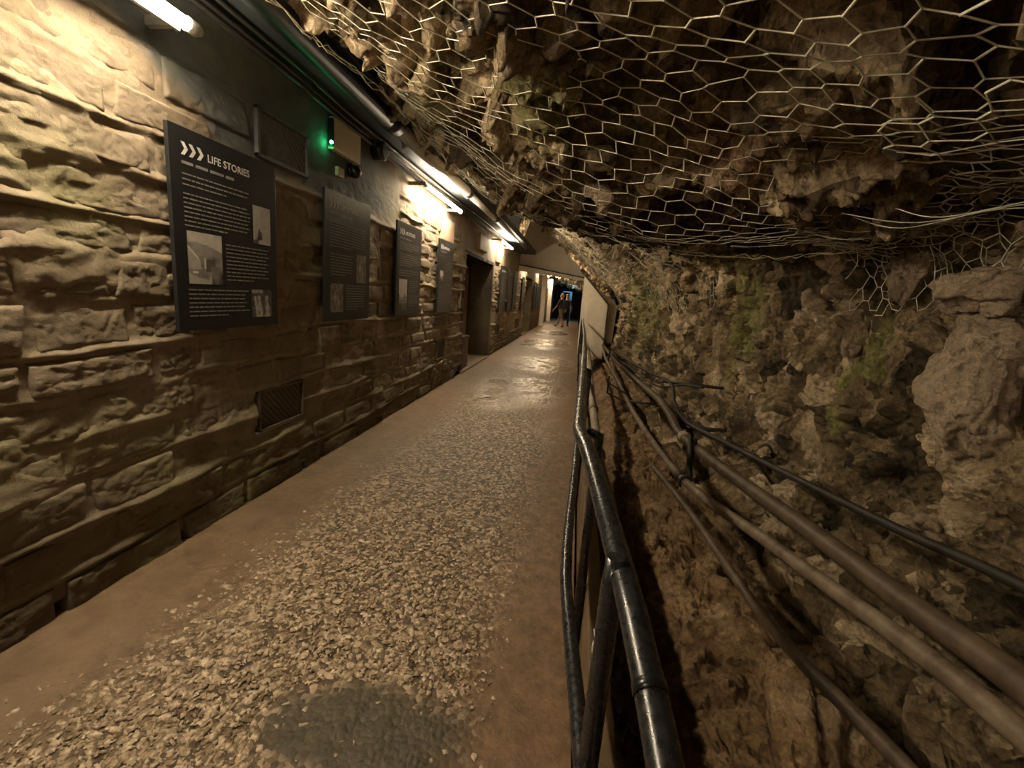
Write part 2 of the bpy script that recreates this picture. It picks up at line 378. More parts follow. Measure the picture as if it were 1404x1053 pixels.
# ------------------------------------------------------------------ rock: cave roof, right wall and ditch swept as one surface
ST = {
 -3.0: [(-2.3, 3.1), (-1.5, 2.75), (-.8, 2.6), (0, 2.45), (.8, 2.3), (1.5, 2.2), (2.0, 1.95), (2.1, 1.5), (1.95, 1.0), (1.7, .65), (1.4, .42), (1.1, .25), (.8, .12), (.58, .0), (.42, -.35), (.3, -.7)],
  2.0: [(-2.3, 3.1), (-1.43, 2.70), (-.8, 2.5), (0, 2.36), (.8, 2.22), (1.5, 2.15), (2.05, 1.95), (2.1, 1.5), (1.95, 1.0), (1.7, .66), (1.4, .42), (1.1, .25), (.8, .12), (.58, .0), (.42, -.35), (.3, -.7)],
  3.2: [(-2.3, 3.1), (-1.28, 2.66), (-.7, 2.36), (-.2, 2.15), (.4, 2.02), (1.1, 2.0), (1.95, 1.95), (2.05, 1.5), (1.95, 1.0), (1.7, .62), (1.4, .38), (1.1, .2), (.8, .08), (.58, -.05), (.42, -.35), (.3, -.7)],
  4.2: [(-2.3, 3.1), (-1.26, 2.64), (-.65, 2.26), (-.26, 2.08), (.3, 1.97), (1.06, 1.97), (1.9, 1.95), (2.05, 1.5), (1.95, 1.0), (1.7, .55), (1.4, .3), (1.1, .1), (.8, 0), (.58, -.1), (.42, -.38), (.3, -.7)],
  5.5: [(-2.3, 3.2), (-1.22, 2.70), (-.7, 2.5), (-.2, 2.4), (.4, 2.25), (1.0, 2.2), (1.75, 2.0), (1.95, 1.5), (1.9, 1.0), (1.7, .5), (1.45, .25), (1.15, .05), (.85, -.1), (.6, -.2), (.45, -.42), (.3, -.75)],
  8.0: [(-2.3, 3.6), (-1.3, 3.15), (-.8, 3.0), (-.1, 2.85), (.5, 2.55), (1.0, 2.25), (1.35, 1.9), (1.5, 1.4), (1.5, 1.0), (1.42, .55), (1.3, .25), (1.1, .05), (.85, -.12), (.6, -.3), (.45, -.5), (.3, -.8)],
 12.0: [(-2.4, 4.2), (-1.5, 3.75), (-.75, 3.3), (-.1, 2.85), (.3, 2.5), (.7, 2.15), (1.0, 1.8), (1.15, 1.4), (1.2, 1.0), (1.18, .6), (1.12, .25), (1.0, -.05), (.85, -.25), (.7, -.4), (.5, -.6), (.35, -.8)],
 16.0: [(-2.5, 4.6), (-1.5, 3.9), (-.8, 3.15), (-.2, 2.7), (.25, 2.4), (.6, 2.15), (.95, 1.8), (1.1, 1.4), (1.15, 1.0), (1.15, .6), (1.12, .25), (1.0, 0), (.85, -.2), (.7, -.4), (.5, -.6), (.35, -.8)],
 18.0: [(-2.2, 3.0), (-1.5, 2.95), (-.8, 2.85), (-.2, 2.7), (.25, 2.5), (.6, 2.25), (.95, 1.9), (1.1, 1.4), (1.15, 1.0), (1.15, .6), (1.15, .3), (1.1, .1), (1.0, 0), (.7, -.2), (.5, -.3), (.3, -.4)],
 26.0: [(-2.2, 3.0), (-1.5, 2.95), (-.9, 2.8), (-.4, 2.6), (.1, 2.4), (.5, 2.2), (.8, 1.9), (1.0, 1.4), (1.05, 1.0), (1.05, .6), (1.05, .3), (1.0, .1), (.9, 0), (.7, -.1), (.5, -.2), (.3, -.3)],
 38.0: [(-2.2, 2.7), (-1.7, 2.65), (-1.1, 2.5), (-.6, 2.4), (0, 2.2), (.4, 2.1), (.7, 1.8), (.8, 1.4), (.9, 1.0), (.9, .6), (.9, .3), (.8, .1), (.7, 0), (.5, -.1), (.3, -.2), (.1, -.3)]}
for k_ in (2.0, 3.2, 4.2, 5.5, 8.0):
    for i_, (dx_, dz_) in {9: (.10, -.03), 10: (.13, -.06), 11: (.10, -.08), 12: (.05, -.06)}.items():
        ST[k_][i_] = (ST[k_][i_][0]+dx_, ST[k_][i_][1]+dz_)
SK = sorted(ST); SA = np.array([ST[k] for k in SK])
def prof(y, t):
    """smooth base surface: y along the tunnel, t in 0..15 across it"""
    y = np.asarray(y, float); t = np.asarray(t, float)
    j = np.clip(np.searchsorted(SK, y)-1, 0, len(SK)-2); ka = np.array(SK); f = np.clip((y-ka[j])/(ka[j+1]-ka[j]), 0, 1); f = f*f*(3-2*f)
    def at(jj):
        i = np.clip(np.floor(t).astype(int), 0, 14); u = (t-i)[:, None]
        p0 = SA[jj, np.clip(i-1, 0, 15)]; p1 = SA[jj, i]; p2 = SA[jj, i+1]; p3 = SA[jj, np.clip(i+2, 0, 15)]
        return .5*((2*p1)+(p2-p0)*u+(2*p0-5*p1+4*p2-p3)*u*u+(3*p1-p0-3*p2+p3)*u**3)
    q = at(j)*(1-f)[:, None]+at(j+1)*f[:, None]
    return np.stack([q[:, 0], y, q[:, 1]], 1)
yr = np.concatenate([np.linspace(-3, .3, 50), .3+np.cumsum(np.full(300, .0125)), 4.05*np.exp(np.linspace(.004, math.log(37.5/4.05), 420))])
tr = np.linspace(0, 15, 560)
def rock_disp(B, N, T):
    soft = sstep(11.5, 13.2, T)             # the bank by the ditch is smoother
    q = B*np.array([1, 1, .8])
    q = q+.12*np.stack([vnoise(B*2.3, 5), vnoise(B*2.3, 6), vnoise(B*2.3, 7)], 1)
    v1, c1 = blocks(q*1.9, 100); v2, c2 = blocks(q*4.6+4, 140); v3, c3 = blocks(q*11+9, 180); v4, c4 = blocks(q*27+2, 220)
    crack = -.05*np.exp(-c1/.07)-.022*np.exp(-c2/.06)
    ceil = sstep(6.4, 5.2, T)
    d = (.085*v1+.05*v2)*(1-.75*soft)+.024*v3*(1-.5*soft)+.010*v4+crack*(1-.6*soft)+.035*fbm(B*1.3, 3, 8)+.012*fbm(B*9, 4, 9)
    d = d*(1+.55*ceil)-ceil*.10
    # smooth dark underside of the bulge
    sm = np.exp(-(((B[:, 0]-.5)/1.3)**2+((B[:, 1]-4.5)/1.2)**2+((B[:, 2]-2.05)/.35)**2))
    return d*(1-.6*sm)
YY, TT = np.meshgrid(yr, tr, indexing='ij'); B = prof(YY.ravel(), TT.ravel()); Bg = B.reshape(len(yr), len(tr), 3)
N = np.cross(np.gradient(Bg, axis=0), np.gradient(Bg, axis=1)).reshape(-1, 3); N /= np.linalg.norm(N, axis=1)[:, None]+1e-9
inward = np.sign(np.sum(N*(np.array([0., 0, 1.1])-np.stack([B[:, 0], B[:, 0]*0, B[:, 2]], 1)), 1))[:, None]; N = N*np.where(inward == 0, 1, inward)
RV = B+N*rock_disp(B, N, TT.ravel())[:, None]
RV = RV.reshape(len(yr), len(tr), 3); ns = int(560*6.35/15)
Rc = RV[:, :ns+1].reshape(-1, 3); Rw = RV[:, ns:].reshape(-1, 3)
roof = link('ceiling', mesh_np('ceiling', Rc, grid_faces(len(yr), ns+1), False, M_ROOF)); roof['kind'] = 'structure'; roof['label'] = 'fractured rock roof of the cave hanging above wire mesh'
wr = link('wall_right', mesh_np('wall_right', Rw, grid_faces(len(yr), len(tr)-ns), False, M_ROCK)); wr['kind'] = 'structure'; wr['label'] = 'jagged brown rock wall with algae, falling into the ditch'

def surf_near(x, y, z):
    """displaced rock point nearest to a place"""
    d = ((RV-np.array([x, y, z]))**2).sum(2); i = np.unravel_index(d.argmin(), d.shape); return Vector(RV[i])
def boulder(name, c, r, mat, parent, seed, sub=4, face=.22, rz=0, tilt=0, label=None, amp=.03):
    bm = bmesh.new(); bmesh.ops.create_icosphere(bm, subdivisions=sub, radius=1)
    v = np.array([x.co[:] for x in bm.verts]); f = np.array([[q.index for q in t.verts] for t in bm.faces]); bm.free()
    rn = np.random.RandomState(seed); pl = rn.normal(size=(15, 3)); pl /= np.linalg.norm(pl, axis=1)[:, None]; dd = rn.uniform(.5, .85, 15) if sub < 5 else rn.uniform(.72, .95, 15)
    if sub == 5: v = np.sign(v)*np.abs(v)**.85
    for p, q in zip(pl, dd):
        s = v@p; v = v-np.outer(np.maximum(s-q, 0), p)*(1-face*.1)
    W_ = v*np.array(r); p = W_+seed
    v1, c1 = blocks(p*5, seed); v2, c2 = blocks(p*15, seed+3)
    nrm = v/np.linalg.norm(v, axis=1)[:, None]
    W_ = W_+nrm*(amp*v1+.35*amp*v2+.4*amp*fbm(p*8, 4, seed)-.6*amp*np.exp(-c1/.05))[:, None]
    me = mesh_np(name, W_, f, False, mat); o = link(name, me, parent); o.location = c; o.rotation_euler = (tilt, 0, rz)
    if label: o['label'] = label
    return o
# the big pale block and its neighbours, then smaller lumps, each its own rock
BL = [((1.88, 2.40, 1.22), (.17, .21, .38), M_BLOCK, 21, 5, 'large pale smooth block'), ((1.88, 2.50, 1.64), (.17, .17, .13), M_BLOCK, 5, 5, 'pale rounded block above the large one'),
      ((2.0, 2.05, 1.88), (.22, .42, .17), M_BLOCK, 9, 5, 'pale slanting slab'), ((1.92, 3.05, 1.75), (.13, .12, .26), M_PALE, 33, 4, None),
      ((2.0, 3.6, 1.82), (.16, .2, .12), M_ROCK, 35, 4, None), ((1.98, 4.25, 1.5), (.12, .14, .24), M_PALE, 36, 4, None), ((1.88, 3.2, .95), (.12, .16, .18), M_ROCKD, 37, 4, None),
      ((1.9, 2.2, .62), (.2, .16, .12), M_ROCK, 38, 4, None), ((1.75, 2.75, .70), (.14, .11, .09), M_ROCKD, 39, 4, None), ((1.72, 2.3, .52), (.09, .10, .07), M_PALE, 40, 4, None)]
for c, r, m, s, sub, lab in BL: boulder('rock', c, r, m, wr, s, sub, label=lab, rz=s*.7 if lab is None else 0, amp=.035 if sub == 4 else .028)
rr = random.Random(12)
for i in range(55):
    y = 1.2+rr.random()**1.2*7; t = rr.uniform(7, 12.2); p = prof([y], [t])[0]; p = surf_near(*p); s = rr.uniform(.04, .11)
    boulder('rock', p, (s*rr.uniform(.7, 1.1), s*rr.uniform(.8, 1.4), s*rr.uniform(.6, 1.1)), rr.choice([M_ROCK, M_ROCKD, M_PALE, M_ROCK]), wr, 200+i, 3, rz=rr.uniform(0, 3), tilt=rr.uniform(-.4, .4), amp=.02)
for i in range(130):
    y = .4+rr.random()*3.9; t = rr.uniform(1.0, 6.3); p = prof([y], [t])[0]; p = surf_near(*p); s = rr.uniform(.04, .13)
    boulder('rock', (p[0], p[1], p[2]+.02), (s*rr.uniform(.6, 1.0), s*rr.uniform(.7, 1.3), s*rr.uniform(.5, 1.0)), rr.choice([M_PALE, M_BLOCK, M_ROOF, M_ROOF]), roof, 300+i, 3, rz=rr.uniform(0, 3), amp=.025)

# ------------------------------------------------------------------ wire netting slung under the roof
def netting():
    cw, ch = .155, .10
    tl = []; # arclength across at station
    ny = int(15.2/ch); V_, E_ = [], []
    idx = {}
    ylist = -.8+np.arange(ny)*ch
    ncol = 2*int(4.6/cw)
    def pt(row, c):     # c: half columns
        return (row, c)
    pts = []; 
    def vid(r, c):
        if (r, c) not in idx: idx[(r, c)] = len(pts); pts.append((r, c))
        return idx[(r, c)]
    for r in range(ny):
        for c in range(ncol):
            # zigzag across: even/odd points alternate in y
            vid(r, c)
            if c+1 < ncol: E_.append((vid(r, c), vid(r, c+1), 0))
            if (c+r) % 2 == 0 and r+1 < ny: E_.append((vid(r, c), vid(r+1, c), 1))
    pa = np.array(pts, float); r_, c_ = pa[:, 0], pa[:, 1]
    par = ((r_+c_) % 2)
    y = -.8+r_*ch+np.where(par == 0, .22*ch, -.22*ch)
    sx = c_*cw/2
    # across position: march along the smooth profile by arc length at every y
    tt = np.linspace(1.0, 6.9, 240)
    out = np.zeros((len(pa), 3)); 
    for r in np.unique(r_):
        mk = np.where(r_ == r)[0]
        yv = float(np.median(y[mk])); P_ = prof(np.full(240, yv), tt)
        # smooth profile sags into a gentle curve
        s = np.concatenate([[0], np.cumsum(np.linalg.norm(np.diff(P_, axis=0), axis=1))])
        x_ = np.interp(sx[mk], s, P_[:, 0]); z_ = np.interp(sx[mk], s, P_[:, 2]); over = sx[mk] > s[-1]
        out[mk, 0] = x_; out[mk, 1] = y[mk]; out[mk, 2] = z_; out[mk[over], 0] = np.nan
    ok = ~np.isnan(out[:, 0]); o2 = np.nan_to_num(out)
    wob = np.stack([vnoise(o2*4, 1), vnoise(o2*4, 2), vnoise(o2*2.2, 3)], 1)*np.array([.03, .03, .05]) + np.stack([vnoise(o2*17, 1), vnoise(o2*17, 2), vnoise(o2*17, 3)], 1)*np.array([.014, .014, .014])
    o2 = o2+wob
    # hang below the rock
    hang = .075+.05*fbm(o2*.9, 2, 66); right = sstep(1.5, 2.1, o2[:, 0]); edge = sstep(-.9, -1.35, o2[:, 0])
    o2[:, 2] -= hang*(1-.5*right)*(1-.3*edge); o2[:, 0] -= .12*right
    lim = np.interp(o2[:, 1], [0, 2, 3.2, 4.2, 5], [2.3, 2.25, 2.1, 1.95, 1.8])
    ok &= o2[:, 0] < lim
    ok &= ~((o2[:, 0] > -.45) & (o2[:, 1] > 3.55+.12*np.sin(o2[:, 0]*4)) & (o2[:, 1] < 6.2))
    return o2, [(a, b, t) for a, b, t in E_ if ok[a] and ok[b]]
NV, NE = netting()
def wire_mesh(P, E, rad):
    a = np.array([P[e[0]] for e in E]); b_ = np.array([P[e[1]] for e in E]); d = b_-a; L = np.linalg.norm(d, axis=1)[:, None]; d = d/L
    up = np.tile([0.3, .2, 1.], (len(E), 1)); x = np.cross(d, up); x /= np.linalg.norm(x, axis=1)[:, None]; y = np.cross(d, x)
    V_ = []; F_ = []; n = len(E); rd = np.array([rad*(1.55 if e[2] else 1) for e in E])[:, None]
    ks = 5; ring = []
    for end in (a-d*.002, b_+d*.002):
        for k in range(ks):
            an = 2*math.pi*k/ks; ring.append(end+(x*math.cos(an)+y*math.sin(an))*rd)
    V_ = np.stack(ring, 1).reshape(-1, 3); base = (np.arange(n)*2*ks)[:, None]
    F_ = np.concatenate([base+np.array([[k, (k+1) % ks, ks+(k+1) % ks, ks+k]]) for k in range(ks)], 0)
    return V_, F_
v_, f_ = wire_mesh(NV, NE, .0023)
mk = {i for i in range(len(NV)) if NV[i][0] > 1.15+.35*math.sin(NV[i][1]*3) and NV[i][1] < 3.4}
NV2 = NV+np.array([.06, .07, -.035])+np.stack([vnoise(NV*3, 31), vnoise(NV*3, 32), .6*vnoise(NV*3, 33)], 1)*.05
va, fa = wire_mesh(NV2, [e for e in NE if e[0] in mk and e[1] in mk], .0024); f_ = np.concatenate([f_, fa+len(v_)]); v_ = np.concatenate([v_, va])
net = empty('wire_netting', (-.2, 3, 2.3)); tag(net, 'hexagonal galvanised wire netting slung under the rock roof', 'netting')
no = link('mesh_wires', mesh_np('mesh_wires', v_-np.array([-.2, 3, 2.3]), f_, True, M_WIRE), net); no['kind'] = 'stuff'
# selvedge wires and a few loose strands
b = MB(); rl = random.Random(5)
ed = [(-1.47, .6, 2.62), (-1.42, 2.0, 2.60), (-1.36, 2.4, 2.58), (-1.27, 2.85, 2.57), (-1.22, 3.3, 2.53), (-1.22, 4.7, 2.55), (-1.1, 5.5, 2.58), (-1.15, 7, 2.8), (-1.2, 9, 3.1)]
for q in range(3): b.tube([Vector(p)+Vector((rl.uniform(-.012, .012), 0, rl.uniform(-.02, .02))) for p in smooth_path(ed, 8)], .0026, 5)
ed = [(1.75, 3.0, 1.93), (1.5, 3.4, 1.87), (1.0, 3.6, 1.86), (.4, 3.62, 1.9), (-.1, 3.66, 2.0), (-.4, 3.9, 2.1)]
for q in range(2): b.tube([Vector(p)+Vector((rl.uniform(-.02, .02), 0, rl.uniform(-.02, .02))) for p in smooth_path(ed, 8)], .0024, 5)
for q in range(7):
    y0 = rl.uniform(1.9, 3.3); b.tube(smooth_path([(1.15+rl.uniform(0, .2), y0, 1.95), (1.4, y0-.15, 1.90+rl.uniform(-.03, .03)), (1.65, y0-.3, 1.95), (1.85, y0-.42, 1.93+rl.uniform(0, .1))], 6), .0022, 5)
b.tube(smooth_path([(1.72, 3.3, 1.95), (1.74, 3.28, 1.84), (1.70, 3.25, 1.76), (1.66, 3.22, 1.72)], 5), .0024, 5)
b.build('selvedge_wire', M_WIRE, net)

# ------------------------------------------------------------------ floor
yf_ = np.concatenate([np.linspace(-3, .6, 20), np.arange(.62, 3.2, .0135), 3.2*np.exp(np.linspace(.004, math.log(38/3.2), 260))]); xf_ = np.linspace(-2.12, .13, 170)
Yg, Xg = np.meshgrid(yf_, xf_, indexing='ij'); pf = np.stack([Xg.ravel(), Yg.ravel(), Xg.ravel()*0], 1)
grav = sstep(-1.62, -1.35, pf[:, 0])*sstep(-.12, -.35, pf[:, 0])
patch = np.exp(-(((pf[:, 0]+.55)/.3)**2+((pf[:, 1]-1.18)/.17)**2)**2)
bv, bc = blocks(pf*24, 300)
zf_ = .006*fbm(pf*1.5, 3, 400)+grav*(1-patch)*(.0035*bv-.004*np.exp(-bc/.12))+.0015*fbm(pf*30, 3, 401)+patch*(.006+.006*fbm(pf*np.array([14, 5, 1]), 3, 402))
pf[:, 2] = zf_
floor = link('floor', mesh_np('floor', pf, grid_faces(len(yf_), len(xf_))[:, ::-1], True, M_FLOOR)); tag(floor, 'wet brown aggregate walkway with exposed chips and puddles', None, None, 'structure')
b = MB(); b.box((-2.6, -3, -.5), (.13, 38, -.03)); o = b.build('floor_slab', plain('slab_side', (.10, .07, .04), .8), floor)

def chip(rn, s):
    n = rn.randint(5, 7); an = np.sort(rn.uniform(0, 2*math.pi, n)); ra = rn.uniform(.65, 1.1, n)
    st = rn.uniform(.45, 1); rot = rn.uniform(0, 3.14); x = np.cos(an)*ra; y = np.sin(an)*ra*st
    X = x*math.cos(rot)-y*math.sin(rot); Y_ = x*math.sin(rot)+y*math.cos(rot)
    tx, ty = rn.uniform(-.25, .25, 2)
    top = np.stack([X*.78*s, Y_*.78*s, s*(.28+tx*X+ty*Y_)], 1); bot = np.stack([X*s, Y_*s, np.full(n, -.15*s)], 1)
    V_ = np.concatenate([bot, top, [[0, 0, s*.34]]]); F_ = []
    for k in range(n):
        k2 = (k+1) % n; F_ += [(k, k2, n+k2), (k, n+k2, n+k), (n+k, n+k2, 2*n)]
    return V_, np.array(F_)
rn = np.random.RandomState(4)
def chip_xy(kind):
    while True:
        y = .78+rn.random()**(1.3 if kind else 1.0)*(2.6 if kind else 1.5); x = rn.uniform(-1.75, -.12)
        if ((x+.55)/.36)**2+((y-1.18)/.2)**2 < 1: 
            if rn.random() < .96: continue
        keep = float(sstep(-1.72, -1.3, np.array(x+.12*vnoise(np.array([[y*3, x*3, 0]]))[0])))*float(sstep(-.1, -.4, np.array(x)))
        keep *= np.interp(y, [0, 1.6, 2.2, 3.4], [1, 1, .55, .15])
        if rn.random() < keep: return x, y
protos = [chip(rn, 1.0) for _ in range(14)]; pm = [mesh_np('pebble', v*.018, f, False, M_CHIP) for v, f in protos]
for i in range(290):
    x, y = chip_xy(0); o = link('pebble', pm[i % 14], floor); o.location = (x, y, .001+.006*0); k = rn.uniform(.75, 1.45); o.scale = (k, k, k*.75); o.rotation_euler = (0, 0, rn.uniform(0, 6.28))
cv, cf, off = [], [], 0
for i in range(7800):
    x, y = chip_xy(1); v, f = protos[rn.randint(14)]; s = .0052+.0125*rn.random()**1.6*(1.15 if x < -.5 else .8); an = rn.uniform(0, 6.28); c, sn = math.cos(an), math.sin(an)
    q = v*s; q = np.stack([q[:, 0]*c-q[:, 1]*sn+x, q[:, 0]*sn+q[:, 1]*c+y, q[:, 2]*.7+.001], 1); cv.append(q); cf.append(f+off); off += len(q)
g = link('gravel_chips', mesh_np('gravel_chips', np.concatenate(cv), np.concatenate(cf), False, M_CHIP), floor); g['kind'] = 'stuff'

# kerb upstand between rail and ditch
b = MB(); b.box((.145, -3, -.4), (.21, 4.3, .36), .008); o = b.build('trim_1', M_BOARDK); tag(o, 'brown upstand board behind the railing at the ditch edge', None, None, 'structure')

# ------------------------------------------------------------------ door openings
def opening(n, y0, y1, z1, label):
    e = empty('door_%d' % n, (-2, (y0+y1)/2, 0)); tag(e, label, None, None, 'structure')
    b = MB(); xb = -2.5
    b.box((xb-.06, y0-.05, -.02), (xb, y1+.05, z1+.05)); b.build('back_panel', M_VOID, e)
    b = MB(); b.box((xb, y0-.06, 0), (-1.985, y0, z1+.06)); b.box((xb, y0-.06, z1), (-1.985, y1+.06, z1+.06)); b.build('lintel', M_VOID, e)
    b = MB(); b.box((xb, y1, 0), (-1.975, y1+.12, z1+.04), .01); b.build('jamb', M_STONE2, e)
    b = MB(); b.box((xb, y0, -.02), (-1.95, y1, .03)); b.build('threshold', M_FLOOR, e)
    return e
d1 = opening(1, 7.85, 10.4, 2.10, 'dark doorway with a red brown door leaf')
b = MB(); b.box((-2.47, 9.3, .05), (-2.43, 9.98, 2.0), .006); lf = b.build('door_leaf', M_DARKWOOD, d1)
for z0, z1 in ((.2, .95), (1.08, 1.85)):
    b = MB(); b.box((-2.435, 9.42, z0), (-2.42, 9.88, z1), .006); o = b.build('panel', M_DARKWOOD, d1)
b = MB(); b.box((-2.4, 8.1, .03), (-2.03, 8.6, .60), .01); b.box((-2.41, 8.08, .6), (-2.02, 8.62, .64), .006)
o = b.build('wooden_box', M_DARKWOOD); tag(o, 'low brown wooden box standing inside the near doorway', 'box')
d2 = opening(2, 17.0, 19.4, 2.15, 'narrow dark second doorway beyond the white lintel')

# ------------------------------------------------------------------ vents and plates
def slat_vent(name, y0, y1, z0, z1, x, mat, frame, label, group=None, diag=True, n=15):
    e = empty(name, (x, (y0+y1)/2, z0)); tag(e, label, 'vent', group)
    b = MB(); b.box((x-.05, y0, z0), (x-.04, y1, z1)); b.build('backing', M_VOID, e)
    b = MB(); t = frame
    b.box((x-.04, y0, z0), (x+.008, y0+t, z1), .002); b.box((x-.04, y1-t, z0), (x+.008, y1, z1), .002); b.box((x-.04, y0, z0), (x+.008, y1, z0+t), .002); b.box((x-.04, y0, z1-t), (x+.008, y1, z1), .002)
    b.build('frame', mat, e)
    H = z1-z0-2*t; Wd = y1-y0-2*t; tot = Wd+H
    for k in range(n):
        c = (k+.5)/n*tot; wd = tot/n*.32
        # strip between the lines (y-y0)+(z-z0)=c+-wd clipped to the rectangle
        def pt(cc):
            a = (y0+t+min(cc, Wd), z0+t+max(0, cc-Wd)); q = (y0+t+max(0, cc-H), z0+t+min(cc, H)); return a, q
        (a1, q1), (a2, q2) = pt(max(c-wd, .004)), pt(min(c+wd, tot-.004))
        b = MB(); b.prism([(x-.03, *a1), (x-.018, *a2), (x-.018, *q2), (x-.03, *q1)], (.012, 0, 0)); b.build('slat', mat, e)
    return e
slat_vent('vent_grille', 2.60, 3.09, .44, .715, XW+.02, M_RUSTG, .012, 'dark slatted vent low in the wall nearest the camera')
slat_vent('vent_grille', 2.65, 3.17, 2.15, 2.43, XW+.022, M_GRILLE, .02, 'dark grey slatted grille high on the wall beside the nearest panel')
for y0, y1, lab in ((6.39, 6.79, 'small dark vent low in the wall just before the near doorway'), (11.08, 11.68, 'small dark vent low in the wall after the near doorway'), (15.02, 15.68, 'tiny dark vent low in the wall under the far panels')):
    slat_vent('vent_grille', y0, y1, .43, .71, XW+.02, M_RUSTG, .015, lab, n=6 if y0 < 8 else 4)
for y0, y1, z0, z1, lab, cat, nm in ((6.33, 6.92, 2.15, 2.45, 'beige painted cover plate above the fourth panel', 'plate', 'cover_plate'), (8.75, 9.5, 2.28, 2.56, 'pale grey cover plate above the near doorway', 'plate', 'cover_plate'), (10.6, 11.2, 2.2, 2.5, 'pale cover plate beside the third lamp', 'plate', 'cover_plate')):
    b = MB(); b.box((XW-.01, y0, z0), (XW+.05, y1, z1), .006); e = empty(nm, (XW, (y0+y1)/2, z0)); tag(e, lab, cat); b.build('plate', M_PLATE, e)
    for yy in (y0+.03, y1-.03):
        for zz in (z0+.03, z1-.03): b = MB(); b.tube([(XW+.045, yy, zz), (XW+.055, yy, zz)], .007, 8); b.build('screw', M_CAP, e)
e = empty('call_point', (XW, 7.6, 1.2)); tag(e, 'small boxes and pipe on the wall beside the near doorway', 'box')
b = MB(); b.box((XW, 7.5, 1.62), (XW+.06, 7.68, 1.74), .005); b.build('upper_box', M_RUSTG, e)
b = MB(); b.box((XW, 7.5, 1.18), (XW+.06, 7.7, 1.34), .005); b.build('lower_box', M_RUSTG, e)
b = MB(); b.tube([(XW+.02, 7.6, 1.3), (XW+.02, 7.6, 1.65)], .012, 8); b.build('pipe', M_PLATE, e)

# ------------------------------------------------------------------ information panels
def text_mesh(s, size):
    c = bpy.data.curves.new('t', 'FONT'); c.body = s; c.size = size; c.offset = size*.018; c.space_character = 1.04
    o = bpy.data.objects.new('t', c); COL.objects.link(o); dg = bpy.context.evaluated_depsgraph_get(); me = bpy.data.meshes.new_from_object(o.evaluated_get(dg))
    bpy.data.objects.remove(o); return me
def picture(e, y0, y1, z0, z1, x, kind):
    nu, nv = 40, 52; U, Vv = np.meshgrid(np.linspace(0, 1, nu), np.linspace(0, 1, nv), indexing='ij'); u, v = U.ravel(), Vv.ravel()
    p = np.stack([u*6, v*6, u*0+kind], 1); n = fbm(p, 4, kind*9)
    if kind == 0:      # hillside with a gabled cottage and a track
        c = .50+.06*n; hill = v < .80-.18*(u-.1)**2+.02*n; c = np.where(hill, .26+.07*n, c); c = np.where((v < .55) & (v > .34), .20+.1*n, c)
        g = (u < .34) & (v < .72-.75*u) & (v > .28); c = np.where(g, .42+.1*n, c); c = np.where((abs(v-(.72-.75*u)) < .02) & (u < .3), .72, c)
        c = np.where((u > .5) & (u < .78) & (v < .5) & (v > .24), .09+.04*n, c); c = np.where((abs(u-.47) < .02) & (v < .52) & (v > .3), .6, c)
        c = np.where(v < .2+.06*n-.1*u, .42+.05*n, c); c = np.where((u > .66) & (v < .36), .13+.09*n, c); c = np.where((u > .12) & (u < .26) & (v > .2) & (v < .24), .7, c)
    elif kind == 1:    # dark rock in a pale sea
        c = .40+.07*n; c = np.where(v < .40-1.2*abs(u-.35)+.1*n, .07+.05*n, c); c = np.where((v < .13+.05*n) & (u > .3), .42, c)
    elif kind == 2:    # two figures standing with raised hats
        c = .10+.05*n
        for cx_, wd in ((.36, .20), (.74, .17)):
            body = (abs(u-cx_-.04*np.sin(v*7)) < wd*(1.05-v)) & (v < .64); c = np.where(body, .34+.16*np.sin(u*19+n*2), c)
            c = np.where((u-cx_)**2+((v-.70)/1.1)**2 < .008, .40, c)
        c = np.where((v > .88) & (u < .55), .33, c); c = np.where((abs(u-.12-.15*(1-v)) < .05) & (v < .75), .45, c)
    elif kind == 3:    # sepia harbour skyline
        c = .44+.03*n; c = np.where(v < .45+.12*vnoise(p*1.4, 5)+.05*np.sin(u*30), .18+.1*n, c); c = np.where(v < .22, .10+.06*n, c)
    else:
        c = .17+.10*n; c = np.where(((u-.5)**2/.06+(v-.4)**2/.16) < 1, .26+.14*n, c)
    c = np.clip(c, .02, .85)
    V_ = np.stack([np.full(nu*nv, x), y0+(y1-y0)*u, z0+(z1-z0)*v], 1)-np.array(e.location)
    me = mesh_np('picture', V_, grid_faces(nu, nv)[:, ::-1]); at = me.color_attributes.new('print', 'FLOAT_COLOR', 'POINT')
    tint = np.array([1.0, .93, .84]); at.data.foreach_set('color', np.concatenate([c[:, None]*tint, np.ones((nu*nv, 1))], 1).astype(np.float32).ravel())
    me.materials.append(M_PRINT); o = link('picture', me, e); o['label'] = ['printed photograph of a cottage below a hill', 'printed photograph of a dark rock by the sea', 'printed photograph of two figures', 'printed sepia skyline photograph', 'small dark printed photograph'][kind]
m = Mat('printed_photo', .45, spec=.4); a = m.n('ShaderNodeAttribute', attribute_name='print'); m.color(a.outputs['Color']); M_PRINT = m.m
rt = random.Random(8)
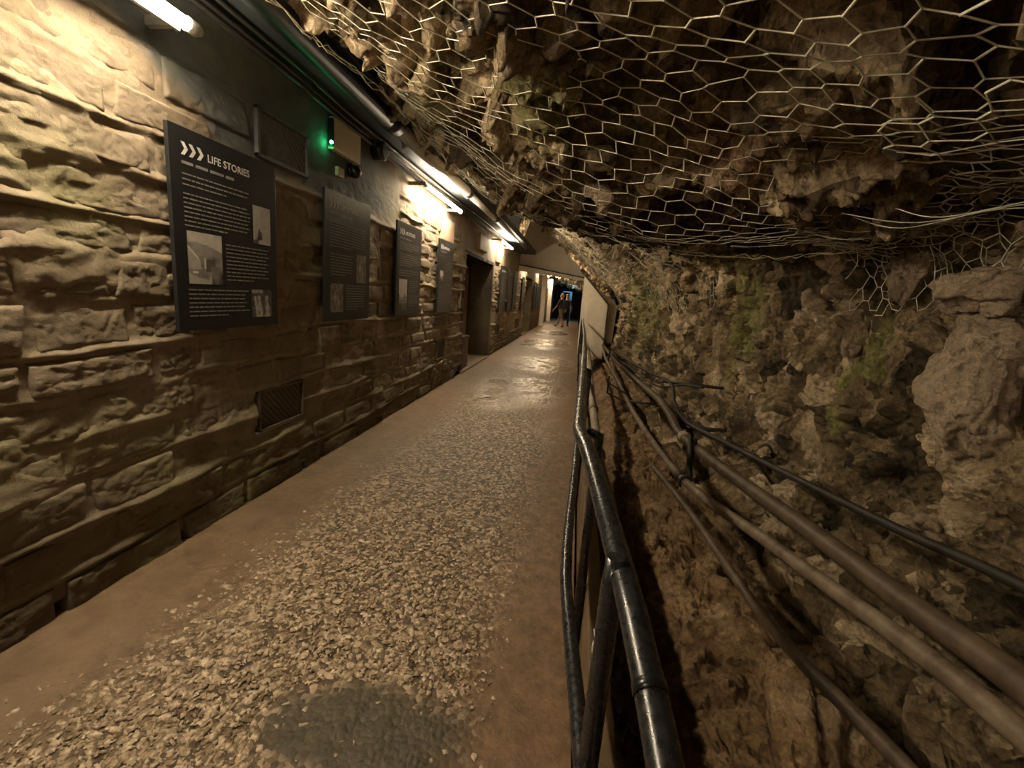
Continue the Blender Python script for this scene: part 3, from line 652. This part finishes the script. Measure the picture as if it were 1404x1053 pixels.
def info_board(y0, y1, z0, z1, label, title, blocks_, pics, x=XW+.075, tone=None, dense=True, sub=True):
    e = empty('information_board', (x, (y0+y1)/2, z0)); tag(e, label, 'information board', 'information boards along the wall')
    Wd, H = y1-y0, z1-z0
    b = MB(); b.box((x-.022, y0, z0), (x, y1, z1), .003); b.build('board', M_BOARD, e)
    for ya in (y0+.1, y1-.16):
        b = MB(); b.box((x-.09, ya, z0+.1), (x-.02, ya+.06, z1-.1)); b.build('batten', M_WTRIM, e)
    f = x+.0015
    def Q(u, v): return (f, y0+u*Wd, z1-v*H)       # u right, v down
    b = MB()
    for k in range(3):
        u = .085+k*.062; hh = .03; t = .028
        for sgn in (1, -1):
            b.poly([Q(u, .10-sgn*hh), Q(u+t, .10-sgn*hh), Q(u+t+.028, .10), Q(u+.028, .10)][::1 if sgn > 0 else -1])
    b.build('chevrons', M_INK, e)
    me = text_mesh(title, .048*H)
    w_ = max(v.co.x for v in me.vertices); k_ = (.40*Wd)/w_; base = Q(.295, .122)
    for v in me.vertices: v.co = Vector((f-e.location.x, base[1]+v.co.x*k_-e.location.y, base[2]+v.co.y*min(k_, 1.1)-e.location.z))
    me.materials.append(M_INK); link('title', me, e)
    if sub:
        b = MB(); u = .085
        for L in (.09, .1, .12, .08):
            b.poly([Q(u, .158), Q(u, .172), Q(u+L, .172), Q(u+L, .158)]); u += L+.02
        b.build('subtitle', M_INKD, e)['kind'] = 'stuff'
    for (u0, u1, v0, v1) in blocks_:
        b = MB()
        nl = max(1, int((v1-v0)/(.0205 if dense else .026)))
        for i in range(nl):
            v = v0+(v1-v0)*(i+.5)/nl; u = u0; end = u1-rt.uniform(0, .05) if i < nl-1 else u0+(u1-u0)*.6
            while u < end-.02:
                L = min(rt.uniform(.02, .075), end-u); b.poly([Q(u, v-.0034), Q(u, v+.0034), Q(u+L, v+.0034), Q(u+L, v-.0034)]); u += L+.008
        b.build('paragraph', M_INKD, e)['kind'] = 'stuff'
    for (u0, u1, v0, v1, kd) in pics:
        a = Q(u0, v1); c = Q(u1, v0); picture(e, a[1], c[1], a[2], c[2], f, kd)
    return e
info_board(1.985, 2.735, 1.15, 2.11, 'nearest and largest looking black board headed LIFE STORIES with three photos', 'LIFE STORIES', [(.085, .70, .205, .28), (.085, .70, .30, .475), (.43, .90, .52, .735), (.085, .66, .775, .935)],
           [(.72, .92, .27, .495, 1), (.095, .39, .49, .755, 0), (.68, .92, .775, .945, 2)])
info_board(3.30, 4.05, 1.14, 2.13, 'black board in dim light below the green light box, mostly small text', 'LIFE STORIES', [(.085, .90, .22, .42), (.1, .60, .46, .64), (.42, .9, .70, .92)], [(.66, .9, .44, .68, 4), (.1, .36, .70, .93, 4)])
info_board(4.68, 5.42, 1.14, 2.13, 'black board left of the second lamp with a tall sepia photo at its lower left', 'LIFE STORIES', [(.1, .92, .2, .29), (.1, .92, .32, .46), (.1, .92, .49, .57), (.5, .92, .60, .74), (.5, .92, .77, .9)], [(.1, .42, .60, .94, 3)])
info_board(6.14, 6.84, 1.14, 2.14, 'black board under the beige cover plate beside the near doorway', 'LIFE STORIES', [(.1, .92, .2, .25), (.4, .92, .28, .44), (.4, .92, .46, .56), (.1, .92, .6, .66), (.1, .9, .7, .92)], [(.08, .32, .42, .56, 3)], dense=False)
for i, (y0, y1) in enumerate(((11.2, 12.15), (12.5, 13.25), (13.5, 14.2))):
    info_board(y0, y1, 1.02, 2.16, ['narrow looking black board just right of the near doorway under the third lamp', 'dim black board second after the near doorway', 'dim black board third after the near doorway, beside the white lintel'][i], 'LIFE STORIES', [(.1, .9, .2, .5), (.1, .9, .6, .9)], [(.1, .4, .5, .6, 4)], dense=False, sub=False)
for i, y0 in enumerate((15.6, 20.0, 21.0, 22.0, 23.0)):
    info_board(y0, y0+.72, .95, 2.1, ['tiny bright lit black board just beyond the white lintel', 'tiny black board first after the far doorway', 'tiny black board second after the far doorway', 'tiny black board third after the far doorway', 'tiny black board last before the white pillars'][i], 'LIFE STORIES', [(.1, .9, .3, .8)], [], dense=False, sub=False)

# ------------------------------------------------------------------ lamps
def tube_lamp(yc, L, label, x=-1.79, z=2.57, group='fluorescent tube lamps along the wall'):
    e = empty('tube_lamp', (x, yc, z)); tag(e, label, 'lamp', group)
    b = MB(); b.box((x-.05, yc-L/2, z-(.032 if yc < 4 else -.004)), (x-.03, yc+L/2, z+.045), .006); b.build('batten', M_CAP, e)  # near lamps get a deeper batten, shaped to block light from the wall
    b = MB(); b.tube([(x, yc-L/2, z), (x, yc+L/2, z)], .023, 12); b.build('tube', M_TUBE, e)
    for s in (-1, 1):
        y = yc+s*L/2; b = MB(); b.tube([(x, y-.002*s, z), (x, y+.05*s, z), (x, y+.07*s, z)], [.03, .03, .02], 14); b.build('end_cap', M_CAP, e)
        b = MB(); b.box((XW, y-.01, z-.012), (x, y+.02, z+.03), .003); b.build('bracket', M_CAP, e)
    return e
tube_lamp(1.20, 1.55, 'nearest tube lamp at the top left corner, over the first board', z=2.49)
tube_lamp(5.85, 1.50, 'second tube lamp, above the two boards before the near doorway')
tube_lamp(10.9, 1.6, 'third tube lamp, just past the near doorway', z=2.62)
tube_lamp(-3.0, 1.5, 'tube lamp on the wall behind the viewer', z=2.5)
tube_lamp(16.2, 1.5, 'tube lamp hidden just behind the white lintel', z=2.6)
for y, lab in ((21.6, 'small far lamp above the far boards'), (25.4, 'small far lamp between the white pillars'), (29.4, 'farthest lamp, by the last white pillar')): tube_lamp(y, 1.2, lab, z=2.66)

# ------------------------------------------------------------------ emergency light box and camera dome
e = empty('emergency_light', (XW, 3.67, 2.43)); tag(e, 'beige box with a glowing green light high on the wall', 'light box')
b = MB(); b.box((XW, 3.46, 2.435), (XW+.055, 3.89, 2.665), .012); b.build('housing', M_BEIGE, e)
b = MB(); b.sphere((XW+.045, 3.44, 2.475), .013); b.build('green_led', M_GREEN, e)
b = MB(); b.box((XW+.02, 3.435, 2.45), (XW+.055, 3.462, 2.64), .003); b.build('side_bracket', M_BLACK, e)
ld = bpy.data.lights.new('green_glow', 'POINT'); ld.color = (.05, 1, .3); ld.energy = .025; ld.shadow_soft_size = .02; lo = bpy.data.objects.new('green_glow', ld); COL.objects.link(lo); lo.parent = e; lo.location = (.035, -.27, .02)
e = empty('security_camera', (XW, 3.8, 2.3)); tag(e, 'small black dome camera below the beige light box', 'camera')
b = MB(); b.tube([(XW, 3.80, 2.37), (XW+.04, 3.80, 2.37)], .055, 16); b.build('base', M_BLACK, e)
b = MB(); b.sphere((XW+.05, 3.80, 2.36), .052); b.build('dome', M_BLACK, e)
b = MB(); b.box((XW, 3.56, 2.27), (XW+.035, 3.66, 2.34), .012); o = b.build('junction_box', M_BEIGE); tag(o, 'small pale box left of the black dome camera', 'box')

# ------------------------------------------------------------------ pipes and cables under the soffit
e = empty('soffit_pipe', (-1.6, 4, 2.7)); tag(e, 'thick white plastic pipe running below the soffit', 'pipe')
b = MB(); b.tube([(-1.6, 3.75, 2.72), (-1.6, 6.25, 2.75)], .062, 20); b.build('pipe', M_WHITEPIPE, e)
b = MB(); b.tube([(-1.6, 3.62, 2.717), (-1.6, 3.80, 2.72)], .078, 20); b.tube([(-1.6, 6.15, 2.748), (-1.6, 6.27, 2.75)], .072, 20); b.tube([(-1.6, 8.3, 2.775), (-1.6, 8.42, 2.777)], .058, 16); b.build('coupling', M_DPIPE, e)
b = MB(); b.tube([(-1.6, 6.25, 2.75), (-1.62, 8.0, 2.77), (-1.66, 14.4, 2.86)], .047, 16); o = b.build('far_pipe', M_WHITEPIPE, e)
b = MB(); b.tube([(-1.6, 3.68, 2.716), (-1.57, 1.5, 2.69), (-1.57, -3, 2.69)], .068, 20); o = b.build('near_pipe', M_DPIPE, e); o['label'] = 'dark grey near length of pipe'
for i, (dx, z, r, yy) in enumerate(((.03, 2.70, .014, 4.3), (.035, 2.735, .011, 4.3), (.07, 2.765, .012, 4.3))):
    b = MB(); pts = [(XW+dx+.02, -3, z), (XW+dx+.02, 2.5, z), (XW+dx+.02, 3.2, z-.01), (XW+dx+.02, 3.9, z-.03), (XW+dx+.02, 6, z-.02), (XW+dx+.02, 10, z+.04), (XW+dx+.02, 14.6, z+.06)]
    b.tube(smooth_path(pts, 4), r, 10); o = b.build('conduit', M_CONDUIT); tag(o, ['lowest grey conduit running along the top of the wall', 'middle grey conduit running along the top of the wall', 'highest grey conduit, in the angle under the soffit'][i], 'conduit', 'conduits along the wall top')
e = empty('cable_junction', (XW, 4.25, 2.66)); tag(e, 'black round junction where the conduits meet before the second lamp', 'junction box')
b = MB(); b.tube([(XW, 4.25, 2.66), (XW+.10, 4.25, 2.66), (XW+.115, 4.25, 2.66)], [.085, .085, .06], 18); b.build('box', M_BLACK, e)
for dy in (-.17, .17):
    b = MB(); b.tube([(XW+.05, 4.25+dy-.06*np.sign(dy), 2.68), (XW+.05, 4.25+dy, 2.685)], .028, 12); b.build('gland', M_BLACK, e)
for i in range(3):
    b = MB(); x0 = XW+.06+.018*i; pts = [(x0, 4.3, 2.65+.02*i)]+[(x0+.015*math.sin(k*2+i), 4.3+k*.45, 2.64+.025*i-.02*math.sin(k*1.3+i*2)) for k in range(1, 12)]
    b.tube(smooth_path(pts, 4), .006, 6); o = b.build('cable', M_CONDUIT); tag(o, ['lowest thin cable from the black junction, above the second lamp', 'middle thin cable from the black junction, above the second lamp', 'highest thin cable from the black junction, above the second lamp'][i], 'cable', 'thin cables above the second lamp')

# ------------------------------------------------------------------ railing
rx = lambda y: .055+.012*max(0, y-1.6)
e = empty('railing', (.06, 1.57, 0)); tag(e, 'black steel tube railing between walkway and ditch', 'railing')
b = MB(); b.tube(smooth_path([(.215, -.4, .66), (.20, .15, .77), (.172, .503, .872), (.155, .634, .919), (.133, .80, .960), (.08, 1.33, 1.0), (.052, 1.57, 1.0), (.058, 1.9, 1.0), (.085, 3.3, 1.0), (.13, 6.3, 1.0), (.16, 12.4, 1.0)], 6), .0245, 18); b.build('top_rail', M_RAIL, e)
b = MB(); b.tube(smooth_path([(.135, -.6, .5), (.125, .5, .5), (.105, .85, .5), (.062, 1.35, .5), (.056, 1.55, .5), (.06, 1.85, .5), (.09, 3.0, .5), (.13, 6.3, .5), (.16, 12.4, .5)], 6), .021, 16); b.build('mid_rail', M_RAIL, e)
for y in (.79, 1.62, 3.2, 4.9, 6.6, 8.4, 10.3, 12.2):
    x = {.79: .118}.get(y, .122+.002*y); r = .021; zt = .97 if y > 1 else .93
    b = MB(); b.tube([(x, y, 0), (x, y, zt), (x-(.045 if 1 < y < 5 else 0), y, .99)], [r, r, r*.8], 16); b.build('post', M_RAIL, e)
    b = MB(); b.box((x-.026, y-.026, -.005), (x+.03, y+.03, .012), .003); b.build('base_plate', M_RAIL, e)
b = MB(); b.tube([(.1622, .583, .902), (.160, .598, .907)], .0262, 18); b.build('joint_ring', M_BLACK, e)
b = MB()
for (y, z, dy, dz) in ((.768, .80, .002, .02), (.768, .835, .012, .004)): b.box((.094, y-.004, z), (.0955, y+.003+dy, z+dz))
b.build('paint_mark', M_INK, e)

# ------------------------------------------------------------------ pipes along the ditch
def run(name, pts, r, mat, label, cat='pipe', n=6, joints=(), jm=None):
    P_ = smooth_path(pts, n); e = empty(name, P_[0]); tag(e, label, cat)
    b = MB(); b.tube(P_, r, 14); b.build('length', mat, e)
    for k in joints:
        p = P_[k]; q = P_[min(k+1, len(P_)-1)]; d = (q-p).normalized(); b = MB(); b.tube([p, p+d*.02, p+d*.09, p+d*.11], [r*1.1, r*1.35, r*1.35, r*1.1], 14); b.build('coupling', jm or mat, e)
    return e
run('ditch_pipe', [(.78, 12.3, .35), (.8, 11.67, .33), (.95, 7.85, .33), (1.05, 5.54, .39), (1.1, 4.94, .33), (1.12, 4.38, .26), (1.15, 3.14, .37), (1.15, 2.15, .5), (1.15, 1.46, .58), (1.15, 1.11, .63), (1.15, .6, .66)], .042, M_PIPED, 'thickest brown pipe, upper of the two bracketed pipes on the rock', joints=(30,), jm=M_PIPE2)
run('ditch_pipe', [(.74, 11.5, .3), (.75, 10.03, .22), (.85, 7.76, .1), (.9, 6.05, .03), (.98, 3.77, .09), (1.05, 2.25, .35), (1.05, 1.36, .54), (1.05, 1.0, .6), (1.05, .55, .63)], .031, M_PIPE, 'pale grey pipe clamped by the black bracket, below the thick brown one', joints=(24,), jm=M_IRON)
run('ditch_cable', [(.85, 11.14, .39), (1.1, 7.3, .49), (1.25, 5.88, .53), (1.25, 5.44, .36), (1.27, 4.91, .28), (1.3, 3.65, .43), (1.35, 2.01, .64), (1.4, 1.42, .72), (1.4, .7, .78)], .02, M_CABLE, 'black cable curving along the rock above the pipes', 'cable')
run('ditch_pipe', [(.72, 3.54, .21), (.8, 2.7, .25), (.8, 1.59, .36), (.8, .93, .52), (.8, .5, .6)], .021, M_PIPED, 'thin brown pipe slanting low over the bank at the bottom right')
run('ditch_pipe', [(.22, 9.5, .62), (.25, 7.72, .59), (.3, 5.99, .26), (.32, 4.41, .13), (.36, 3.78, 0), (.40, 3.25, -.05), (.42, 2.6, -.2)], .045, M_PIPE2, 'pale pipe dropping into the ditch right behind the railing', joints=(14, 20), jm=M_PIPE)
run('ditch_cable', [(.8, 10.5, .34), (.98, 7.8, .42), (1.15, 6.2, .42), (1.35, 5.6, .56), (1.5, 5.3, .6)], .012, M_CABLE, 'thin black cable crossing to the rock beyond the curved cable', 'cable')
# brackets
def bracket(label, segs, w=.018, clamp=None):
    e = empty('pipe_bracket', segs[0][0]); tag(e, label, 'bracket', 'iron brackets holding the ditch pipes')
    for a, c in segs:
        b = MB(); b.tube([a, c], w, 4); b.build('arm', M_IRON, e)
    if clamp:
        p, r = clamp; b = MB(); P_ = [Vector(p)+Vector((math.cos(t)*r, 0, math.sin(t)*r)) for t in np.linspace(0, 2*math.pi, 17)]; b.tube(P_, .013, 6); b.build('clamp', M_IRON, e)
bracket('tall black bracket with a clamp ring in the middle of the pipes', [((1.08, 3.95, .38), (1.0, 3.45, .06)), ((1.0, 3.45, .08), (.96, 3.3, -.22)), ((.93, 3.25, -.19), (1.2, 3.0, -.14)), ((1.0, 3.6, .13), (1.12, 3.95, .36))], .022, ((.99, 3.55, .11), .05))
bracket('long horizontal black bracket behind the curved cable', [((1.15, 4.9, .22), (1.75, 4.6, .3)), ((1.72, 4.62, .3), (1.78, 4.6, .38))], .022)
bracket('black bracket where the curved cable leaves the rock', [((1.2, 6.1, .5), (1.75, 5.4, .6))], .018)
bracket('short black bracket under the thick pipe far along', [((.85, 6.4, .13), (1.2, 5.6, .28))], .013)
bracket('small black bracket beside the white end wall', [((.6, 7.4, .2), (.9, 7.0, .1)), ((.62, 7.4, .3), (.62, 7.4, .02)), ((.62, 7.4, .02), (.95, 7.0, -.05))], .013)
bracket('black bracket at the far end of the pipes', [((.8, 10.2, .5), (.8, 10.2, .1)), ((.8, 10.2, .3), (1.15, 9.8, .3))], .015)
e = run('ditch_pipe', [(1.2, .72, .50), (1.3, .5, .52)], .04, M_PIPE2, 'pale pipe end at the bottom right corner')

# ------------------------------------------------------------------ white portal
e = empty('portal_lintel', (-1, 15, 2.3)); tag(e, 'white painted gable board and lintel across the walkway', 'lintel')
b = MB(); b.prism([(-2.05, 15.0, 2.46), (.10, 15.0, 2.19), (.10, 15.0, 2.22), (-.15, 15.0, 2.6), (-.6, 15.0, 2.95), (-1.25, 15.0, 3.9), (-1.78, 15.0, 3.8), (-2.05, 15.0, 2.9)], (0, .08, 0)); b.build('gable_board', M_WHITEWASH, e)
b = MB(); b.prism([(-2.1, 14.9, 2.28), (.14, 14.9, 2.10), (.14, 14.9, 2.17), (-2.1, 14.9, 2.46)], (0, .2, 0)); b.build('beam', M_WHITEWASH, e)
b = MB(); b.prism([(-2.1, 14.86, 2.45), (.14, 14.86, 2.17), (.14, 14.86, 2.205), (-2.1, 14.86, 2.49)], (0, .12, 0)); b.build('dark_trim', M_WTRIM, e)
e = empty('white_partition', (.5, 12.6, 0)); tag(e, 'white boarded end wall with a sloping dark top edge beside the railing', 'partition')
b = MB(); b.prism([(.12, 12.6, -.05), (.82, 12.6, -.05), (.80, 12.6, 1.40), (.1, 12.6, 2.12)], (0, 2.4, 0)); b.build('wall_panel', M_WHITEWASH, e)
b = MB(); b.prism([(.27, 12.57, .0), (.79, 12.57, .0), (.78, 12.57, 1.37), (.70, 12.57, 1.49), (.25, 12.57, 1.49)], (0, .035, 0)); b.build('access_hatch', M_WHITEWASH, e)
b = MB(); b.prism([(.80, 12.54, 1.40), (.10, 12.54, 2.12), (.12, 12.54, 2.17), (.85, 12.54, 1.42)], (0, .12, 0)); b.box((.795, 12.54, -.05), (.84, 12.66, 1.42)); b.build('edge_trim', M_WTRIM, e)
e = empty('pale_panel', (1, 13, 1.3)); tag(e, 'pale rounded board leaning behind the white end wall', 'board')
b = MB(); b.prism([(.60, 13.0, 1.75), (.98, 13.0, 1.55), (1.08, 13.0, 1.38), (1.04, 13.0, .35), (.86, 13.0, .35), (.84, 13.0, 1.3)], (0, .06, 0)); b.build('board', M_WHITEWASH, e)
b = MB(); b.box((.82, 13.06, .2), (.88, 13.1, 1.4)); b.build('backing', M_WTRIM, e)

# far pillars, far end
for y, lab in ((24.3, 'nearer white pillar at the far end of the stone wall'), (30.0, 'farther white pillar beside the two walkers')):
    e = empty('white_pillar', (-1.87, y, 0)); tag(e, lab, 'pillar', 'white pillars at the far end')
    b = MB(); b.box((-2.05, y, 0), (-1.74, y+.35, 2.62), .01); b.build('shaft', M_WHITEWASH, e)
    b = MB(); b.box((-2.05, y-.02, 0), (-1.72, y+.37, .12), .01); b.build('plinth', M_WHITEWASH, e)
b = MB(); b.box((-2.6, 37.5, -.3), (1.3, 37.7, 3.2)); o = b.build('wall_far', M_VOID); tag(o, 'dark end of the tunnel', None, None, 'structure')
e = empty('blue_door', (-.85, 33, 0)); tag(e, 'blue lit door frame at the dark end of the tunnel', 'door')
b = MB(); b.box((-.66, 33, .02), (-.48, 33.08, 2.05), .01); b.build('frame_post', M_BLUE, e)
b = MB(); b.box((-1.15, 33, 1.98), (-.55, 33.08, 2.08), .01); b.build('frame_head', M_BLUE, e)
ld = bpy.data.lights.new('blue_light', 'AREA'); ld.color = (.35, .65, 1); ld.energy = 4; ld.size = .5; lo = bpy.data.objects.new('blue_light', ld); COL.objects.link(lo); lo.location = (-.6, 31.6, 2.3); lo.rotation_euler = (math.radians(42), 0, 0)

# ------------------------------------------------------------------ two walkers
def skin_body(name, joints, bones, loc, rz, mats, seg):
    me = bpy.data.meshes.new(name); names = list(joints); me.from_pydata([joints[n][0] for n in names], [(names.index(a), names.index(c)) for a, c in bones], [])
    o = bpy.data.objects.new(name, me); COL.objects.link(o); o.modifiers.new('skin', 'SKIN'); s = o.modifiers.new('sub', 'SUBSURF'); s.levels = s.render_levels = 2
    for i, n in enumerate(names):
        r = joints[n][1]; r = [q*1.13 for q in (r if hasattr(r, '__len__') else (r, r))]; me.skin_vertices[0].data[i].radius = r
    me.skin_vertices[0].data[0].use_root = True
    dg = bpy.context.evaluated_depsgraph_get(); dg.update(); nm = bpy.data.meshes.new_from_object(o.evaluated_get(dg)); bpy.data.objects.remove(o)
    for m_ in mats: nm.materials.append(m_)
    for p in nm.polygons: p.use_smooth = True; p.material_index = seg(p.center)
    return nm
SKINM = plain('skin', (.42, .25, .16), .5, 0, .4, .08); SHIRT = plain('dark_shirt', (.03, .028, .027), .8); SHORT = plain('mauve_grey_shorts', (.19, .145, .13), .8); JEAN = plain('dark_trousers', (.025, .025, .03), .8); SHOE = plain('dark_shoes', (.02, .016, .014), .6); HAIR = plain('grey_hair', (.35, .30, .25), .8); HAIRD = plain('fair_hair', (.30, .22, .14), .8)
def person(loc, rz, label, stride, top, bottom, shoe, hair, short, bag=False, kh=1.0):
    e = empty('person', loc); e.rotation_euler = (0, 0, rz); e.scale = (1.15, 1.15, 1.0); tag(e, label, 'person', 'two walkers at the far end')
    st = stride; J = {'pelvis': ((0, 0, .95), (.15, .11)), 'waist': ((0, 0, 1.1), (.13, .10)), 'chest': ((0, .01, 1.3), (.165, .115)), 'upper': ((0, 0, 1.42), (.14, .09)), 'neck': ((0, .01, 1.49), .055), 'headb': ((0, .03, 1.58), (.07, .085)), 'head': ((0, .025, 1.67), (.078, .095)), 'crown': ((0, .02, 1.74), (.05, .06))}
    Bn = [('pelvis', 'waist'), ('waist', 'chest'), ('chest', 'upper'), ('upper', 'neck'), ('neck', 'headb'), ('headb', 'head'), ('head', 'crown')]
    for s, nm in ((-1, 'l'), (1, 'r')):
        f = st*s
        J[nm+'hip'] = ((.09*s, 0, .88), .088); J[nm+'knee'] = ((.10*s, .5*f+.03, .49), .055); J[nm+'calf'] = ((.10*s, .75*f, .32), .05); J[nm+'ank'] = ((.10*s, f, .09), .036); J[nm+'toe'] = ((.11*s, f+.15, .04), .034)
        J[nm+'sh'] = ((.175*s, 0, 1.40), .055); J[nm+'elb'] = ((.24*s, -.4*f-.02, 1.13), .04); J[nm+'wri'] = ((.23*s, -.7*f+.10, .92), .028); J[nm+'hand'] = ((.225*s, -.75*f+.13, .86), (.022, .035)); 
        Bn += [('pelvis', nm+'hip'), (nm+'hip', nm+'knee'), (nm+'knee', nm+'calf'), (nm+'calf', nm+'ank'), (nm+'ank', nm+'toe'), ('upper', nm+'sh'), (nm+'sh', nm+'elb'), (nm+'elb', nm+'wri'), (nm+'wri', nm+'hand')]
        for q, (dx, dl) in enumerate(((-.022, .07), (-.008, .085), (.008, .08), (.022, .065))):
            J[nm+'f%d' % q] = ((.22*s, -.75*f+.13+dx+.012, .86-dl), .008); Bn.append((nm+'hand', nm+'f%d' % q))
        J[nm+'th'] = ((.20*s, -.75*f+.18, .84), .009); Bn.append((nm+'hand', nm+'th'))
    def seg(c):
        if c.z > 1.485: return 0
        if c.z > .97 and (abs(c.x) < .21 or c.z > 1.16): return 1
        if abs(c.x) > .19 and c.z > .7: return 0
        if c.z < .095: return 3
        if c.z < (.45 if short else .1): return 0
        return 2
    me = skin_body('body', J, Bn, loc, rz, [SKINM, top, bottom, shoe], seg); o = link('body', me, e)
    b = MB(); b.sphere((0, .0, 1.715), .098, (.88, 1.0, .80), 16, 10)
    h_ = b.build('hair', hair); h_.parent = e
    b = MB(); b.sphere((0, .128, 1.655), .016, (.8, 1, 1.3), 8, 6); n_ = b.build('nose', SKINM); n_.parent = e
    b = MB()
    for s in (-1, 1): b.sphere((.032*s, .112, 1.68), .011, (1, .6, .7), 8, 6)
    n_ = b.build('eyes', HAIRD); n_.parent = e
    if bag:
        b = MB(); b.box((-.15, -.27, 1.0), (.15, -.11, 1.42), .04); n_ = b.build('backpack', SHIRT); n_.parent = e
    return e
person((-.84, 24.7, 0), 1.0, 'walker in a dark top, grey shorts and backpack, striding at the far end', .26, SHIRT, SHORT, SHOE, HAIR, True, True)
person((-.60, 25.4, 0), -.2, 'walker in dark clothes beside the one with the backpack', .10, JEAN, JEAN, SHOE, HAIRD, False)
# ------------------------------------------------------------------ white litter on floor
b = MB(); b.prism([(-1.22, 6.2, .006), (-1.12, 6.23, .01), (-1.10, 6.31, .007), (-1.2, 6.29, .012)], (0, 0, .003)); o = b.build('paper_scrap', M_INK); tag(o, 'tiny white scrap lying on the walkway below the near doorway', 'litter')
